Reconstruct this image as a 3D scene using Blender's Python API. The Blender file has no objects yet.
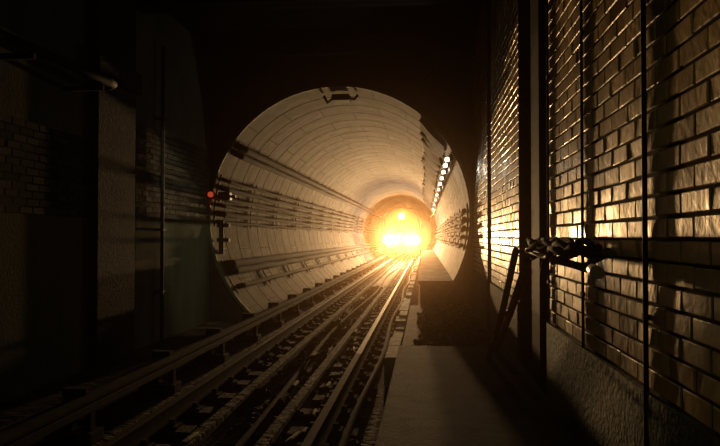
import bpy, bmesh, math, random
from mathutils import Vector, Matrix
random.seed(4)
C=bpy.context.scene.collection
try:
    bpy.context.scene.view_settings.view_transform='Standard'
    bpy.context.scene.view_settings.look='None'
except Exception as ex: print(ex)
# ---------------- materials ----------------
def mat(name, c1, c2=None, rough=0.7, r2=None, metal=0.0, scale=4.0, bump=0.0, bscale=30, emis=None, estr=0, spec=0.5, streak=None, lo=0.35, hi=0.65, bdist=.02):
    m=bpy.data.materials.new(name); m.use_nodes=True
    nt=m.node_tree; b=nt.nodes['Principled BSDF']
    b.inputs['Roughness'].default_value=rough; b.inputs['Metallic'].default_value=metal
    b.inputs['Specular IOR Level'].default_value=spec
    b.inputs['Base Color'].default_value=(*c1,1)
    geo=nt.nodes.new('ShaderNodeNewGeometry')
    vec=geo.outputs['Position']
    if streak:
        mp=nt.nodes.new('ShaderNodeMapping'); mp.inputs['Scale'].default_value=streak
        nt.links.new(vec,mp.inputs['Vector']); vec2=mp.outputs['Vector']
    else: vec2=vec
    if c2:
        n=nt.nodes.new('ShaderNodeTexNoise'); n.inputs['Scale'].default_value=scale; n.inputs['Detail'].default_value=8; n.inputs['Roughness'].default_value=0.62
        nt.links.new(vec2,n.inputs['Vector'])
        cr=nt.nodes.new('ShaderNodeValToRGB'); cr.color_ramp.elements[0].position=lo; cr.color_ramp.elements[1].position=hi
        cr.color_ramp.elements[0].color=(*c1,1); cr.color_ramp.elements[1].color=(*c2,1)
        nt.links.new(n.outputs['Fac'],cr.inputs['Fac']); nt.links.new(cr.outputs['Color'],b.inputs['Base Color'])
        if r2 is not None:
            mr=nt.nodes.new('ShaderNodeMapRange'); mr.inputs['From Min'].default_value=lo; mr.inputs['From Max'].default_value=hi
            mr.inputs['To Min'].default_value=rough; mr.inputs['To Max'].default_value=r2
            nt.links.new(n.outputs['Fac'],mr.inputs['Value']); nt.links.new(mr.outputs['Result'],b.inputs['Roughness'])
    if bump:
        n2=nt.nodes.new('ShaderNodeTexNoise'); n2.inputs['Scale'].default_value=bscale; n2.inputs['Detail'].default_value=6
        nt.links.new(vec,n2.inputs['Vector'])
        bp=nt.nodes.new('ShaderNodeBump'); bp.inputs['Strength'].default_value=bump; bp.inputs['Distance'].default_value=bdist
        nt.links.new(n2.outputs['Fac'],bp.inputs['Height']); nt.links.new(bp.outputs['Normal'],b.inputs['Normal'])
    if emis:
        b.inputs['Emission Color'].default_value=(*emis,1); b.inputs['Emission Strength'].default_value=estr
    return m
M={}
M['soot']=mat('sooty_concrete',(.016,.015,.013),(.038,.035,.03),.9,scale=1.5,bump=.5,spec=.05)
M['plaster']=mat('left_wall_plaster',(.09,.095,.065),(.17,.17,.12),.9,scale=1.2,bump=.3,streak=(1,1,.3),spec=.02)
M['plinth']=mat('plinth_concrete',(.03,.045,.026),(.08,.095,.055),.8,scale=2.5,bump=.5,spec=.2)
M['floor']=mat('track_bed_concrete',(.05,.04,.03),(.24,.19,.145),.85,scale=2.6,bump=.8,bscale=14,spec=.05,lo=.42,hi=.62)  # tunnel copy, tone raised to carry the light on the bed
M['floorD']=mat('shaded_track_bed',(.016,.013,.01),(.10,.078,.058),.9,scale=2.2,bump=.9,bscale=12,spec=.04,lo=.42,hi=.64)  # darker copy of the track bed, foreground shade put into the colour
M['walk']=mat('walkway_concrete',(.032,.027,.02),(.095,.078,.054),.9,scale=2.4,bump=.5,bscale=40,spec=.04,lo=.38,hi=.66)
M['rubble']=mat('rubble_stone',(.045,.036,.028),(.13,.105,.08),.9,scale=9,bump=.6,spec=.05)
M['slpD']=mat('shaded_sleeper',(.014,.011,.009),(.065,.05,.038),.95,scale=2.2,bump=.6,spec=.04,lo=.4,hi=.65)  # sleeper tone darkened to paint in the dim foreground
M['kerb']=mat('lit_pale_kerb',(.18,.15,.12),(.65,.6,.5),.85,scale=3.5,bump=.3,spec=.08)  # pale tone paints in the lit floor strip beside the walkway
M['rail']=mat('rail_steel',(.045,.034,.026),(.09,.07,.053),.65,metal=.1,scale=20,spec=.08)
M['railD']=mat('shaded_rail_steel',(.022,.017,.013),(.055,.042,.032),.8,metal=.1,scale=5,spec=.05)  # darker rail copy, shade of the near stretch is in the colour
M['railside']=mat('rusty_steel',(.018,.012,.009),(.04,.027,.018),.9,scale=12,spec=.05)
M['cover']=mat('third_rail_cover',(.03,.024,.017),(.08,.063,.047),.9,scale=3,spec=.04)
M['dark']=mat('dark_rubber',(.010,.009,.008),(.024,.021,.018),.8,scale=12,spec=.08)
M['cable']=mat('dusty_cable',(.007,.006,.005),(.018,.015,.012),.9,scale=6,spec=.05)
M['steel']=mat('dark_painted_steel',(.012,.011,.009),(.028,.024,.018),.75,scale=8,spec=.12)
M['pipe']=mat('galvanised_pipe',(.016,.015,.010),(.04,.035,.024),.8,scale=8,spec=.1)
M['mortar']=mat('brick_mortar',(.06,.036,.014),(.12,.072,.03),.95,scale=9,spec=.03)
M['wornsteel']=mat('worn_steel',(.09,.065,.045),(.2,.15,.10),.5,metal=.5,scale=10)
M['arc_panel']=mat('dark_panel_surface',(.004,.004,.0035),(.012,.011,.009),.95,scale=8,spec=.03)
M['body']=mat('train_paint',(.16,.06,.02),(.20,.08,.03),.5,scale=1,spec=.2)
M['glass']=mat('cab_glass',(.02,.018,.015),None,.1)
M['roof']=mat('train_roof',(.10,.07,.05),(.15,.11,.08),.6,scale=3)
M['head']=mat('headlight_lens',(1,1,1),None,.3,emis=(1,.84,.56),estr=400)
M['top']=mat('marker_light_lens',(1,.6,.3),None,.3,emis=(1,.40,.10),estr=6)
M['lamp']=mat('lamp_glass',(1,1,1),None,.3,emis=(1,.86,.64),estr=3)
M['red']=mat('red_enamel',(.5,.03,.015),(.35,.02,.01),.4,scale=8)
M['redlens']=mat('red_signal_lens',(.6,.03,.015),None,.3,emis=(1,.12,.05),estr=.35)
M['pale']=mat('pale_enamel',(.5,.47,.4),(.4,.37,.3),.4,scale=8)
M['fill_tube']=mat('fill_lamp_tube',(1,1,1),None,.3,emis=(.75,1,.7),estr=1.5)  # glowing tube of the added fill lamp
def brickmat(name,c1,c2,c3,rough,spec,r2=None,bump=.22):
    m=mat(name,c1,c2,rough,r2,bump=bump,bscale=22,scale=2.2,spec=spec,bdist=.006,lo=.38,hi=.6)
    nt=m.node_tree;b=nt.nodes['Principled BSDF']
    at=nt.nodes.new('ShaderNodeAttribute'); at.attribute_name='tone'
    src=b.inputs['Base Color'].links[0].from_socket
    mx=nt.nodes.new('ShaderNodeMix'); mx.data_type='RGBA'
    ml=nt.nodes.new('ShaderNodeMath'); ml.operation='MULTIPLY'; ml.inputs[1].default_value=.7
    nt.links.new(at.outputs['Fac'],ml.inputs[0])
    nt.links.new(ml.outputs[0],mx.inputs['Factor']); nt.links.new(src,mx.inputs['A']); mx.inputs['B'].default_value=(*c3,1)
    nt.links.new(mx.outputs['Result'],b.inputs['Base Color'])
    return m
M['brick']=brickmat('glazed_dirty_brick',(.26,.12,.03),(.82,.45,.13),(.88,.58,.22),.34,.7,.54,bump=.5)
b=M['brick'].node_tree.nodes['Principled BSDF']; b.inputs['Specular Tint'].default_value=(1,.76,.42,1)
M['brickL']=brickmat('grey_brick',(.03,.028,.024),(.06,.055,.045),(.09,.082,.068),.85,.03)
m=bpy.data.materials.new('tunnel_lining_concrete'); m.use_nodes=True; nt=m.node_tree; b=nt.nodes['Principled BSDF']
uv=nt.nodes.new('ShaderNodeUVMap'); geo=nt.nodes.new('ShaderNodeNewGeometry')
br=nt.nodes.new('ShaderNodeTexBrick'); br.inputs['Scale'].default_value=1; br.inputs['Brick Width'].default_value=1.36; br.inputs['Row Height'].default_value=1.0
br.inputs['Mortar Size'].default_value=.026; br.inputs['Mortar Smooth'].default_value=.4
br.inputs['Color1'].default_value=(.075,.071,.057,1); br.inputs['Color2'].default_value=(.15,.138,.108,1); br.inputs['Mortar'].default_value=(.026,.023,.018,1)
nt.links.new(uv.outputs['UV'],br.inputs['Vector'])
def stain(scale,p0,p1,c0):
    mp=nt.nodes.new('ShaderNodeMapping'); mp.inputs['Scale'].default_value=scale
    nt.links.new(geo.outputs['Position'],mp.inputs['Vector'])
    n=nt.nodes.new('ShaderNodeTexNoise'); n.inputs['Scale'].default_value=1; n.inputs['Detail'].default_value=9; n.inputs['Roughness'].default_value=.7
    nt.links.new(mp.outputs['Vector'],n.inputs['Vector'])
    cr=nt.nodes.new('ShaderNodeValToRGB'); cr.color_ramp.elements[0].position=p0; cr.color_ramp.elements[0].color=(*c0,1); cr.color_ramp.elements[1].position=p1; cr.color_ramp.elements[1].color=(1.15,1.12,1.08,1)
    nt.links.new(n.outputs['Fac'],cr.inputs['Fac']); return cr.outputs['Color']
def mul(a,c):
    mx=nt.nodes.new('ShaderNodeMix'); mx.data_type='RGBA'; mx.blend_type='MULTIPLY'; mx.inputs['Factor'].default_value=1
    nt.links.new(a,mx.inputs['A']); nt.links.new(c,mx.inputs['B']); return mx.outputs['Result']
col=mul(br.outputs['Color'],stain((.8,.8,.8),.42,.57,(.30,.25,.18)))
col=mul(col,stain((.5,3.2,.5),.36,.55,(.45,.40,.33)))
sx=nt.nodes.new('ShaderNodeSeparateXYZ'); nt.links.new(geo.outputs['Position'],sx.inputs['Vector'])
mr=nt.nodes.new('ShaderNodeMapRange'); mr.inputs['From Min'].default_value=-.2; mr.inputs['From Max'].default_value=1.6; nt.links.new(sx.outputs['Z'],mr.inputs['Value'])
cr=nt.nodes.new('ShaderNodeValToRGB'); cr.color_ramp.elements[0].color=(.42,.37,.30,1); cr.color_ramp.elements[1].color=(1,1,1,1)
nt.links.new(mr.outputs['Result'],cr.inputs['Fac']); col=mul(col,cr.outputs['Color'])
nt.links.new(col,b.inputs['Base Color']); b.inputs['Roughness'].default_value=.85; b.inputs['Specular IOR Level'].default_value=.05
bp=nt.nodes.new('ShaderNodeBump'); bp.inputs['Strength'].default_value=.6; bp.inputs['Distance'].default_value=.03; bp.invert=True
nt.links.new(br.outputs['Fac'],bp.inputs['Height']); nt.links.new(bp.outputs['Normal'],b.inputs['Normal'])
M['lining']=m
# ---------------- helpers ----------------
def newobj(name,bm,mats,parent=None,smooth=False):
    me=bpy.data.meshes.new(name); bm.normal_update(); bm.to_mesh(me); bm.free()
    for x in mats: me.materials.append(M[x])
    if smooth:
        for p in me.polygons: p.use_smooth=True
    o=bpy.data.objects.new(name,me); C.objects.link(o)
    if parent: o.parent=parent
    return o
def empty(name):
    o=bpy.data.objects.new(name,None); C.objects.link(o); return o
def abox(bm,x0,x1,y0,y1,z0,z1,mi=0,bev=0):
    r=bmesh.ops.create_cube(bm,size=1); vs=r['verts']
    for v in vs: v.co=Vector(((x0+x1)/2+v.co.x*(x1-x0),(y0+y1)/2+v.co.y*(y1-y0),(z0+z1)/2+v.co.z*(z1-z0)))
    fs={f for v in vs for f in v.link_faces}
    for f in fs: f.material_index=mi
    if bev:
        es={e for v in vs for e in v.link_edges}
        r=bmesh.ops.bevel(bm,geom=list(es),offset=bev,segments=2,affect='EDGES',profile=.5)
        for f in r['faces']: f.material_index=mi
def box(name,x0,x1,y0,y1,z0,z1,mt,parent=None,bev=0):
    bm=bmesh.new(); abox(bm,x0,x1,y0,y1,z0,z1,0,bev); return newobj(name,bm,[mt],parent)
def tube(bm,pts,r,n=10,mi=0):
    pts=[Vector(p) for p in pts]; rings=[]
    for i,p in enumerate(pts):
        d=(pts[min(i+1,len(pts)-1)]-pts[max(i-1,0)]).normalized()
        a=Vector((0,0,1)) if abs(d.z)<.9 else Vector((1,0,0))
        u=d.cross(a).normalized(); w=d.cross(u)
        rings.append([bm.verts.new(p+(u*math.cos(2*math.pi*k/n)+w*math.sin(2*math.pi*k/n))*r) for k in range(n)])
    for i in range(len(rings)-1):
        for k in range(n):
            f=bm.faces.new([rings[i][k],rings[i][(k+1)%n],rings[i+1][(k+1)%n],rings[i+1][k]]); f.material_index=mi; f.smooth=True
    for rr in (rings[0][::-1],rings[-1]):
        f=bm.faces.new(rr); f.material_index=mi
# ---------------- constants ----------------
TX,TZ,R=-1.72,1.90,2.60
YP=13.8; YE=84
FZ=-0.20
XL,XR=-4.34,0.94
CZ=5.3; YB=-3.0
# ---------------- tunnel lining ----------------
bm=bmesh.new(); uvl=bm.loops.layers.uv.new('UVMap'); N=96
prof=[]
y=YP
while y<YE:
    prof+= [(y,R),(y+.945,R),(y+.955,R+.04),(y+.99,R+.04)]; y+=1.0
prof.append((y,R))
rings=[[bm.verts.new((TX+r*math.cos(2*math.pi*k/N),yy,TZ+r*math.sin(2*math.pi*k/N))) for k in range(N)] for yy,r in prof]
for i in range(len(rings)-1):
    for k in range(N):
        f=bm.faces.new([rings[i][k],rings[i+1][k],rings[i+1][(k+1)%N],rings[i][(k+1)%N]]); 
        ks=[k,k,k+1,k+1]; ys=[prof[i][0],prof[i+1][0],prof[i+1][0],prof[i][0]]
        for l,kk,yy in zip(f.loops,ks,ys): l[uvl].uv=(kk/N*16.32, yy-YP)
bm.faces.new([v for v in rings[-1]])
newobj('tunnel_lining',bm,['lining'])
# portal wall
bm=bmesh.new()
x0,x1,z0,z1=XL-.3,XR+.35,-1.0,CZ+.1
angs=sorted([2*math.pi*k/N for k in range(N)]+[math.atan2(zz-TZ,xx-TX)%(2*math.pi) for xx in (x0,x1) for zz in (z0,z1)])
inn=[];out=[]
for a in angs:
    c,s=math.cos(a),math.sin(a)
    t=min(((x1-TX)/c if c>1e-6 else (x0-TX)/c if c<-1e-6 else 1e9),((z1-TZ)/s if s>1e-6 else (z0-TZ)/s if s<-1e-6 else 1e9))
    inn.append(bm.verts.new((TX+(R)*c,YP,TZ+(R)*s))); out.append(bm.verts.new((TX+t*c,YP,TZ+t*s)))
n=len(angs)
for i in range(n):
    j=(i+1)%n; bm.faces.new([inn[i],out[i],out[j],inn[j]])
newobj('wall_portal',bm,['soot'])
bm=bmesh.new()
pr=[(R-.01,YP+.02),(R-.01,YP-.05),(R+.05,YP-.05),(R+.05,YP+.02)]
rr=[[bm.verts.new((TX+q*math.cos(2*math.pi*k/N),yy,TZ+q*math.sin(2*math.pi*k/N))) for k in range(N)] for q,yy in pr]
for i in range(3):
    for k in range(N): bm.faces.new([rr[i][k],rr[i][(k+1)%N],rr[i+1][(k+1)%N],rr[i+1][k]])
newobj('trim_portal_ring',bm,['plinth'])
# ---------------- shell ----------------
bm=bmesh.new(); abox(bm,XL-.3,XR+.35,YB,YP,FZ-.4,FZ,0); abox(bm,XL-.3,XR+.35,YP,YE,FZ-.4,FZ,1); newobj('floor',bm,['floorD','floor'])  # chamber part takes the shade-darkened copy, tunnel part the lighter one
box('ceiling',XL-.3,XR+.35,YB,YP,CZ,CZ+.2,'soot')
WR=empty('wall_right'); WL=empty('wall_left')
SEG=[(.8,5.45),(7.15,10.1),(10.7,YP)]
bm=bmesh.new()
for a,b_ in [(YB,5.45),(7.15,10.1),(10.7,YP)]: abox(bm,XR+.006,XR+.3,a,b_,FZ,CZ,0)
abox(bm,XR+.3,XR+.4,YB,YP,FZ,CZ,1)
newobj('backing',bm,['mortar','soot'],WR)
box('backing',XL-.3,XL,YB,YP,FZ,CZ,'plaster',WL)
box('wall_back',XL,XR+.06,YB-.2,YB,FZ,CZ,'soot')
def bricks(name,xface,sgn,y0,y1,z0,z1,bw,bh,mt,parent,depth=.03,gap=.013,vg=.016,jit=.0008,tilt=.0018,ch=.004):
    bm=bmesh.new(); lay=bm.verts.layers.float.new('tone')
    row=0; z=z0
    while z+bh<=z1+.001:
        y=y0-(bw/2 if row%2 else 0)+random.uniform(-.01,.01)
        while y<y1:
            w=bw+random.uniform(-.008,.008)
            a=max(y,y0)+vg/2; c=min(y+w,y1)-vg/2
            if c-a>.03:
                j=random.uniform(-jit,jit); t=random.random()**1.4
                tl=random.uniform(-tilt,tilt*1.6); tv=random.uniform(-tilt,tilt)*.6
                xf=xface-sgn*j; xb=xface+sgn*depth
                zz0=z+gap/2+random.uniform(-.002,.002); zz1=z+bh-gap/2+random.uniform(-.002,.002)
                def V(x,yy,zz):
                    v=bm.verts.new((x,yy,zz)); v[lay]=t; return v
                F=[V(xf-tl*(1 if k in(1,2) else -1)*-1+tv*(1 if k>1 else -1),yy,zz) for k,(yy,zz) in enumerate([(a+ch,zz0+ch),(c-ch,zz0+ch),(c-ch,zz1-ch),(a+ch,zz1-ch)])]
                G=[V(xf+sgn*.004,yy,zz) for yy,zz in [(a,zz0),(c,zz0),(c,zz1),(a,zz1)]]
                B=[V(xb,yy,zz) for yy,zz in [(a,zz0),(c,zz0),(c,zz1),(a,zz1)]]
                bm.faces.new([F[3],F[2],F[1],F[0]])
                for k in range(4):
                    kk=(k+1)%4
                    bm.faces.new([F[k],F[kk],G[kk],G[k]]); bm.faces.new([G[k],G[kk],B[kk],B[k]])
            y+=w
        z+=bh; row+=1
    bmesh.ops.recalc_face_normals(bm,faces=bm.faces[:])
    return newobj(name,bm,[mt],parent)
for a,b_ in SEG:
    bricks('brick_facing',XR,1,a,b_,.86,5.27,.27,.09,'brick',WR)
bm=bmesh.new(); abox(bm,XR-.02,XR+.06,YB,5.45,FZ,.85); abox(bm,XR-.02,XR+.06,7.15,10.1,FZ,.85); abox(bm,XR-.02,XR+.06,10.7,YP,FZ,.85); newobj('baseboard_right',bm,['plinth'])
bricks('brick_facing',XL+.03,-1,10.1,YP-.02,1.8,3.3,.26,.085,'brickL',WL,jit=.002,tilt=.002)
bricks('brick_facing',XL+.03,-1,4.5,8.7,1.75,2.8,.26,.085,'brickL',WL,jit=.002,tilt=.002)
p=empty('concrete_pilaster'); box('shaft',XL,XL+.12,8.7,9.9,FZ,CZ,'soot',p,.02); box('cap',XL,XL+.18,8.6,10.0,3.6,3.9,'soot',p,.02)
p=empty('wall_conduit'); bm=bmesh.new(); tube(bm,[(XL+.10,11.0,FZ),(XL+.10,11.0,4.6)],.03)
for z in (.6,1.6,3.4): abox(bm,XL,XL+.14,10.94,11.06,z,z+.04)
newobj('pipe',bm,['steel'],p)
p=empty('overhead_pipe'); bm=bmesh.new()
tube(bm,[(-3.9,3,3.3),(-3.9,8.3,3.42),(-3.9,8.45,3.42),(-4.0,8.55,3.42),(-4.34,8.58,3.42)],.05,12)
for y in (4.5,6.6,8.1):
    abox(bm,-4.34,-3.86,y-.02,y+.02,3.27,3.33)
newobj('pipe_run',bm,['dark'],p)
for i,(y,zb,w) in enumerate([(13.2,4.95,.5),(10.2,4.95,.4),(7.2,4.95,.4)]):
    bm=bmesh.new(); X0,X1=XL,XR
    abox(bm,X0,X1,y-w/2,y+w/2,zb,zb+.03); abox(bm,X0,X1,y-.015,y+.015,zb,CZ); abox(bm,X0,X1,y-w/2,y+w/2,CZ-.03,CZ)
    newobj('ceiling_beam',bm,['steel'])
for (ya,yb) in [(5.5,7.1),(10.15,10.65)]:
    bm=bmesh.new(); zb=.30 if ya<7 else .16
    ym=(ya+yb)/2; xx=XR+.03
    abox(bm,xx,xx+.02,ym-.22,ym+.22,zb,CZ); abox(bm,xx+.20,xx+.22,ym-.22,ym+.22,zb,CZ); abox(bm,xx+.02,xx+.2,ym-.01,ym+.01,zb,CZ)
    newobj('steel_column',bm,['dark'])
for yv,rr_ in [(3.06,.011),(4.25,.009),(5.40,.009)]:
    bm=bmesh.new(); xx=XR-rr_-.002; tube(bm,[(xx,yv,.30),(xx,yv,5.25)],rr_,10)
    for z in (1.15,2.7,3.6): abox(bm,XR-.02,XR-.002,yv-.028,yv+.028,z,z+.025)
    newobj('vertical_conduit',bm,['pipe'])
# ---------------- walkway ----------------
bm=bmesh.new(); abox(bm,-.29,XR-.02,YB,7.8,FZ,.30,0,.015); newobj('walkway_slab',bm,['walk'])
bm=bmesh.new(); abox(bm,-.29,XR-.02,7.82,YP-.0,FZ,.16,0,.02); newobj('lower_walkway_slab',bm,['rubble'])
bm=bmesh.new(); y=7.9
while y<50:
    l=random.uniform(.7,1.0)
    abox(bm,-.47+random.uniform(-.02,.02),-.31,y,y+l-.06,FZ,.12+random.uniform(-.04,.03),0,.015); y+=l
newobj('kerb_stones',bm,['kerb'])
bm=bmesh.new(); abox(bm,-.10,.58,YP+.1,47,FZ,.56,0,.02); abox(bm,-.13,.62,YP+.1,47,.56,.64,1,.015); newobj('service_bench',bm,['rubble','floor'])
bm=bmesh.new()
def stone(x,y,z,s):
    r=bmesh.ops.create_icosphere(bm,subdivisions=1,radius=s)
    rot=Matrix.Rotation(random.random()*6,3,'Z')@Matrix.Rotation(random.random()*6,3,'X')
    for v in r['verts']:
        v.co=rot@Vector((v.co.x*random.uniform(.9,1.3),v.co.y,v.co.z*.7)); v.co+=Vector((x,y,z+s*.35))
for i in range(260):
    stone(-.2+1.02*random.random()**.6,random.uniform(7.95,13.5),.16,random.uniform(.02,.085))
newobj('rubble_pile',bm,['rubble'])
# ---------------- track ----------------
track=empty('railway_track')
bm=bmesh.new()
for i in range(1500):
    stone(random.choice([random.uniform(-1.22,-.55),random.uniform(-2.6,-1.95),random.uniform(-1.8,-1.36)]),random.uniform(3,24),FZ,random.uniform(.012,.055))
for i in range(14):
    x=random.choice([random.uniform(-1.2,-.9),random.uniform(-2.2,-1.0)]); y=random.uniform(4,15); a=random.uniform(-.6,.6); L=random.uniform(.2,.6)
    tube(bm,[(x,y,-.13),(x+L*math.sin(a)*.4,y+L,-.12)],.02,6)
newobj('ballast_debris',bm,['slpD'],track)
def railprof(bm,x,y0,y1,mh):
    P=[(-.07,-.14),(.07,-.14),(.07,-.125),(.012,-.105),(.010,-.045),(.034,-.032),(.036,-.004),(.028,0),(-.028,0),(-.036,-.004),(-.034,-.032),(-.010,-.045),(-.012,-.105),(-.07,-.125)]
    A=[bm.verts.new((x+a,y0,b_)) for a,b_ in P]; B=[bm.verts.new((x+a,y1,b_)) for a,b_ in P]
    for i in range(len(P)):
        j=(i+1)%len(P); f=bm.faces.new([A[i],A[j],B[j],B[i]]); f.material_index=mh if 6<=i<=8 else 1
    bm.faces.new(A[::-1]); bm.faces.new(B)
RX=(-.86,-2.30)
bm=bmesh.new()
for x in RX: railprof(bm,x,YB+.1,9.0,2); railprof(bm,x,9.01,YE-.5,0)  # near stretch uses the painted-dark rail head
newobj('running_rails',bm,['rail','railside','railD'],track)
bm=bmesh.new(); y=YB+.3
while y<YE-1:
    mi=2 if y<YP+6 else 0  # painted-dark sleepers up to just inside the tunnel
    for x in RX:
        q=random.uniform(-.04,.04); h=random.uniform(-.012,0); d=random.uniform(-.03,.03)
        abox(bm,x-.30+q,x+.30+q,y-.12+d,y+.12+d,FZ-.0,-.155+h,mi,.01)
        abox(bm,x-.16,x+.16,y-.08,y+.08,-.17,-.138,1)
        for s in(-1,1): abox(bm,x+s*.1-.025,x+s*.1+.025,y-.03,y+.03,-.138,-.09,1)
    y+=.62
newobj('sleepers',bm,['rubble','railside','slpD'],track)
bm=bmesh.new()
for x in (-1.28,-1.88): abox(bm,x-.05,x+.05,YB+.1,YE-.5,FZ-.0,-.12,0,.01)
newobj('drain_kerbs',bm,['floorD'],track)
bm=bmesh.new(); tube(bm,[( -.62+.035*math.sin(y*.8),y,-.15) for y in [YB+.2+i*.8 for i in range(95)]],.035,8)
tube(bm,[( -1.55+.08*math.sin(y*.37),y,-.17) for y in [YB+.2+i*.8 for i in range(95)]],.03,8); newobj('trackside_cable',bm,['cable'],track)
tr=empty('third_rail')
bm=bmesh.new(); abox(bm,-2.83,-2.69,YB+.2,YE-1,.16,.20,0,.01); abox(bm,-2.85,-2.82,YB+.2,YE-1,.10,.20,0); 
abox(bm,-2.79,-2.73,YB+.2,YE-1,.06,.13,1,.008)
tube(bm,[(-3.05,YB+.2,.02),(-3.05,YE-1,.02)],.05,8,2)
newobj('cover_and_conductor',bm,['cover','railD','cable'],tr)
bm=bmesh.new(); y=YB+1
while y<YE-2:
    abox(bm,-2.98,-2.9,y-.05,y+.05,FZ,.22,0); abox(bm,-2.98,-2.78,y-.05,y+.05,.20,.25,0); abox(bm,-3.1,-2.7,y-.12,y+.12,FZ-.0,-.1,0,.01); abox(bm,-2.8,-2.74,y-.04,y+.04,-.1,.06,0)
    y+=1.9
newobj('brackets',bm,['railside'],tr)
# ---------------- tunnel cables ----------------
def pol(a,rr): return TX+rr*math.cos(math.radians(a)),TZ+rr*math.sin(math.radians(a))
tc=empty('tunnel_cable_run')
bm=bmesh.new()
def run(a,r,sag=.02,y0=YP+.15,y1=YE-1,off=.10):
    pts=[]; y=y0; k=0; sg=sag
    while y<y1:
        if k%6==0: sg=sag*random.uniform(.4,1.4)
        x,z=pol(a,R-off); s=abs(math.sin(k*math.pi/6))
        pts.append((x,y,z-sg*s)); y+=.5; k+=1
    tube(bm,pts,r,8)
run(145.0,.075,.01); run(148.4,.07,.015)
for a,r in [(162,.04),(166,.055),(170.5,.055),(174,.04),(178,.06),(182,.04)]: run(a,r,.025)
run(202.5,.085,.01); run(206.2,.075,.015); run(214,.05)
for a,r in [(3,.04),(-1,.05),(-5,.05),(-9,.04),(-13,.035)]: run(a,r,.04)
newobj('cables',bm,['cable'],tc)
bm=bmesh.new(); y=YP+.15
while y<YE-1:
    for a0,a1 in [(143,150),(160,184),(200,217),(-15,6)]:
        pv=[]
        for k in range(7):
            a=a0+(a1-a0)*k/6; x,z=pol(a,R-.035); pv.append((x,y,z))
        tube(bm,pv,.018,6)
    y+=3.0
newobj('cable_brackets',bm,['steel'],tc)
bm=bmesh.new(); abox(bm,-4.22,-4.12,YP+.25,YP+.33,1.15,1.85,0,.01); abox(bm,-4.25,-4.0,YP+.22,YP+.36,1.4,1.48,0); abox(bm,-4.25,-4.0,YP+.22,YP+.36,1.7,1.78,0)
newobj('hanger_plate',bm,['steel'],tc)
bm=bmesh.new(); abox(bm,-4.2,-3.95,YP+.1,YP+.3,2.25,2.42,0,.02); tube(bm,[(-3.97,YP+.2,2.33),(-3.85,YP+.2,2.33)],.03); newobj('junction_box',bm,['wornsteel'],tc)
bm=bmesh.new(); ys=YP+.4  # near-black curved panel with ragged edges along the upper right lining
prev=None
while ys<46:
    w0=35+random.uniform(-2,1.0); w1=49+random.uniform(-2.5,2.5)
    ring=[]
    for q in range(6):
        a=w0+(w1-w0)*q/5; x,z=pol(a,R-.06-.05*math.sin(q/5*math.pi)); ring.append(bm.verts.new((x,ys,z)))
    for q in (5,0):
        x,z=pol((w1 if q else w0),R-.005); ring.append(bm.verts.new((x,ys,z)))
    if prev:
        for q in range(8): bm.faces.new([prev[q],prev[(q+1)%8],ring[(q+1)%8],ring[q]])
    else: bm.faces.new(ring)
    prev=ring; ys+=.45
newobj('dark_arc_panel',bm,['arc_panel'])
bm=bmesh.new(); abox(bm,-1.92,-1.55,YP+.5,YP+.85,4.33,4.46,0,.02); tube(bm,[(-1.6,YP+.6,4.4),(-1.45,YP+.6,4.36),(-1.38,YP+.6,4.45)],.03)
tube(bm,[(-1.9,YP+.6,4.4),(-2.02,YP+.65,4.3),(-2.1,YP+.65,4.45)],.03)
newobj('crown_junction_box',bm,['dark'])
for i,y in enumerate([14.4,15.6,17.2,19,21,23.5,26.5,30,34.5,40]):
    e=empty('tunnel_lamp'); x,z=pol(28.5,R-.10)
    bm=bmesh.new(); bmesh.ops.create_uvsphere(bm,u_segments=14,v_segments=8,radius=.055)
    for v in bm.verts: v.co=Vector((x-.02,y,z-.01))+Vector((v.co.x,v.co.y*1.9,v.co.z))
    newobj('glass',bm,['lamp'],e,True)
    bm=bmesh.new(); abox(bm,x+.02,x+.10,y-.13,y+.13,z-.05,z+.10,0,.01)
    for s in(-.07,0,.07): tube(bm,[(x+.03,y+s,z+.07),(x-.06,y+s,z+.05),(x-.09,y+s,z-.01),(x-.06,y+s,z-.07),(x+.03,y+s,z-.06)],.006,5)
    newobj('housing',bm,['steel'],e)
bm=bmesh.new(); x,z=pol(26,R-.07); tube(bm,[(x,YP+.2,z),(x,70,z)],.03,8); newobj('lamp_conduit',bm,['pale'])
e=empty('red_signal_lamp'); bm=bmesh.new()
tube(bm,[(-4.26,YP-.02,2.35),(-4.26,YP-.16,2.35)],.07,12); tube(bm,[(-4.31,YP-.10,2.28),(-4.31,YP-.10,2.05)],.025,10); tube(bm,[(-4.2,YP-.10,2.30),(-4.08,YP-.10,2.22)],.03,10)
newobj('lamp_body',bm,['red'],e)
bm=bmesh.new(); tube(bm,[(-4.26,YP-.16,2.35),(-4.26,YP-.20,2.35)],.055,14); newobj('lens',bm,['redlens'],e)
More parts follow.
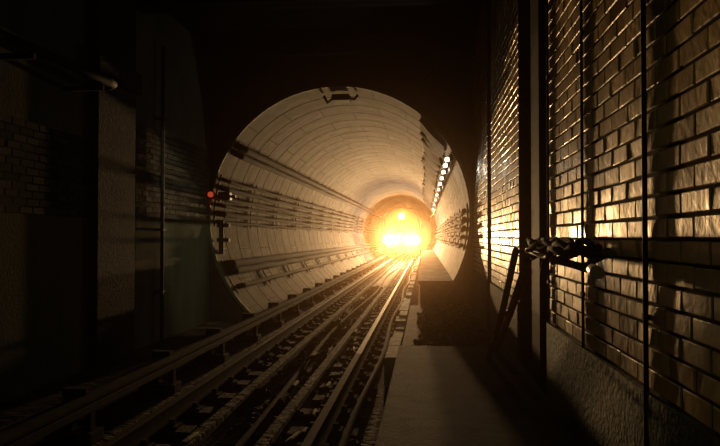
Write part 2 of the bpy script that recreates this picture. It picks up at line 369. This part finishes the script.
# ---------------- cable rack ----------------
e=empty('cable_support_rack')
bm=bmesh.new()
tube(bm,[(.87,3.35,1.42),(.87,4.6,1.45),(.86,5.55,1.47)],.018,8)
tube(bm,[(.79,3.30,1.34),(.79,4.6,1.37),(.79,5.5,1.40)],.022,8)
for y in (3.6,4.4,5.2): tube(bm,[(.93,y,1.43),(.77,y,1.34)],.016,8)
tube(bm,[(.80,5.35,1.42),(.76,6.3,.86),(.74,7.5,.31)],.034,8)
tube(bm,[(.70,5.50,1.40),(.66,6.2,.8),(.62,7.0,.31)],.028,8)
tube(bm,[(.76,6.3,.86),(.66,6.2,.80)],.018,8)
newobj('frame',bm,['wornsteel'],e)
bm=bmesh.new()
for k in range(9):
    ph=random.random()*6; dx=random.uniform(-.08,.04); dz=random.uniform(-.05,.04)
    pts=[(.83+dx+.02*math.sin(ph+t*1.3),3.45+random.uniform(0,.08)+t*.2+ (0.1*k/6),1.43+dz+.02*math.sin(ph*2+t*1.9)) for t in range(10)]
    tube(bm,pts,.018,7)
tube(bm,[(.76,4.2,1.44),(.72,4.35,1.34),(.74,4.55,1.27),(.79,4.7,1.34),(.80,4.8,1.44)],.014,7)
newobj('cable_bundle',bm,['cable'],e)
bm=bmesh.new(); tube(bm,[(.79,3.40,1.345),(.77,3.26,1.34),(.77,3.22,1.34)],.03,12); newobj('end_cap',bm,['pale'],e)
# ---------------- train ----------------
train=empty('metro_train'); TCX=-1.66; TY=50
def sect():
    P=[]
    hw=1.34
    P+=[(-hw*.93,.35),(hw*.93,.35)]
    P+=[(hw,.9),(hw,1.6),(hw*.985,2.4)]
    for k in range(9):
        a=math.pi*k/8; P.append((hw*.96*math.cos(a),2.85+.80*math.sin(a)))
    P+=[(-hw*.985,2.4),(-hw,1.6),(-hw,.9)]
    return P
S=sect(); bm=bmesh.new(); prevr=None
for yy,s in [(0,.90),(.05,.94),(.15,.975),(.35,.995),(.6,1),(6,1),(12,1),(18,1)]:
    ring=[bm.verts.new((TCX+x*s,TY+yy,1.9+(z-1.9)*s)) for x,z in S]
    if prevr:
        for i in range(len(S)):
            j=(i+1)%len(S); f=bm.faces.new([prevr[i],prevr[j],ring[j],ring[i]]); f.material_index=1 if 5<=i<=12 else 0
    else: bm.faces.new(ring[::-1])
    prevr=ring
bm.faces.new(prevr)
newobj('car_body',bm,['body','roof'],train)
bm=bmesh.new()
for a,b_ in [(-1.08,-.42),(.42,1.08)]: abox(bm,TCX+a,TCX+b_,TY-.03,TY+.02,1.75,2.5,0,.02)
abox(bm,TCX-.27,TCX+.27,TY-.03,TY+.02,1.8,2.5,0,.02)
for s in(-1,1):
    for k in range(5): abox(bm,TCX+s*1.345-.01,TCX+s*1.345+.01,TY+1.5+k*3.2,TY+3.5+k*3.2,1.7,2.45)
newobj('windows',bm,['glass'],train)
bm=bmesh.new()
for s in(-1,1): abox(bm,TCX+s*.345-.02,TCX+s*.345+.02,TY-.05,TY+.02,1.65,2.7)
abox(bm,TCX-.35,TCX+.35,TY-.05,TY+.02,2.66,2.7); abox(bm,TCX-1.2,TCX+1.2,TY-.06,TY+.02,.85,.90)
abox(bm,TCX-1.15,TCX+1.15,TY-.12,TY+.1,.38,.52,0,.02)
abox(bm,TCX-.14,TCX+.14,TY-.55,TY+.1,.30,.5,0,.03); abox(bm,TCX-.22,TCX+.22,TY-.65,TY-.5,.26,.54,0,.03)
for s in(-1,1):
    abox(bm,TCX+s*.95-.2,TCX+s*.95+.2,TY+1,TY+4.2,.1,.36,0,.02)
    for yy in (1.5,3.6): tube(bm,[(TCX+s*.66,TY+yy,.43),(TCX+s*.78,TY+yy,.43)],.42,20)
newobj('trim_and_coupler',bm,['steel'],train)
LZ=1.32
lamps=[TCX-1.00,TCX-.42,TCX+.42,TCX+1.00]
bm=bmesh.new()
for x in lamps: tube(bm,[(x,TY-.10,LZ),(x,TY+.05,LZ)],.29,24)
newobj('headlight_housings',bm,['steel'],train)
bm=bmesh.new()
for x in lamps: tube(bm,[(x,TY-.13,LZ),(x,TY-.10,LZ)],.27,24)
newobj('headlight_lenses',bm,['head'],train)
bm=bmesh.new(); tube(bm,[(TCX,TY-.09,2.98),(TCX,TY-.04,2.98)],.26,20); newobj('marker_light',bm,['top'],train)
# ---------------- lights ----------------
def light(name,kind,loc,energy,col,size=.1,rot=None,spot=None,blend=1):
    l=bpy.data.lights.new(name,kind); l.energy=energy; l.color=col
    if kind=='SPOT': l.spot_size=math.radians(spot); l.spot_blend=blend; l.shadow_soft_size=size
    elif kind=='POINT': l.shadow_soft_size=size
    elif kind=='AREA': l.size=size
    o=bpy.data.objects.new(name,l); C.objects.link(o); o.location=loc
    if rot: o.rotation_euler=rot
    return o
for x in (TCX-.78,TCX+.78):
    light('headlight_beam','SPOT',(x,TY-.25,LZ),24000,(1,.58,.235),.25,(math.radians(90),0,math.radians(180)),30,1.0)
light('marker_glow','POINT',(TCX,TY-.9,3.0),420,(1,.36,.08),.15)
for y in (15.5,21,27): 
    x,z=pol(28.5,R-.35); light('tunnel_lamp_glow','POINT',(x,y,z),18,(1,.95,.77),.08)
e=empty('added_fill_lamp'); box('housing',-1.6,-.4,-.62,-.5,CZ-.14,CZ,'steel',e,.01)  # added lamp behind the camera for weak greenish ambient light
bm=bmesh.new(); tube(bm,[(-1.55,-.56,CZ-.18),(-.45,-.56,CZ-.18)],.02,10); newobj('tube',bm,['fill_tube'],e)
light('added_fill_glow','AREA',(-1.0,-.56,CZ-.25),4,(.72,1,.58),1.0,(math.radians(18),0,0))
e=empty('added_fill_spot'); bm=bmesh.new()  # added out-of-view spot that brightens the lower left wall panel
tube(bm,[(-2.6,9.2,CZ),(-2.6,9.2,CZ-.12)],.03,10); tube(bm,[(-2.58,9.15,CZ-.10),(-2.68,9.33,CZ-.30)],.07,14)
newobj('can',bm,['steel'],e)
d=Vector((-4.34,12.8,1.0))-Vector((-2.7,9.37,CZ-.34))
o=light('fill_spot_beam','SPOT',(-2.7,9.37,CZ-.34),170,(1,.97,.64),.06,d.to_track_quat('-Z','Y').to_euler(),36,.8)
# ---------------- world ----------------
w=bpy.data.worlds.new('World'); bpy.context.scene.world=w; w.use_nodes=True
bg=w.node_tree.nodes['Background']; bg.inputs['Color'].default_value=(.6,.7,.5,1); bg.inputs['Strength'].default_value=0.0
vs=w.node_tree.nodes.new('ShaderNodeVolumeScatter'); vs.inputs['Density'].default_value=.0006; vs.inputs['Anisotropy'].default_value=.95
vs.inputs['Color'].default_value=(1,.64,.36,1)
w.node_tree.links.new(vs.outputs['Volume'],w.node_tree.nodes['World Output'].inputs['Volume'])
# ---------------- camera ----------------
cam=bpy.data.cameras.new('Camera'); cam.lens=35; cam.sensor_width=36; cam.clip_end=300
co=bpy.data.objects.new('Camera',cam); C.objects.link(co); co.location=(0,0,1.5)
co.rotation_euler=(math.radians(90+1.15),0,math.radians(5.3)); bpy.context.scene.camera=co
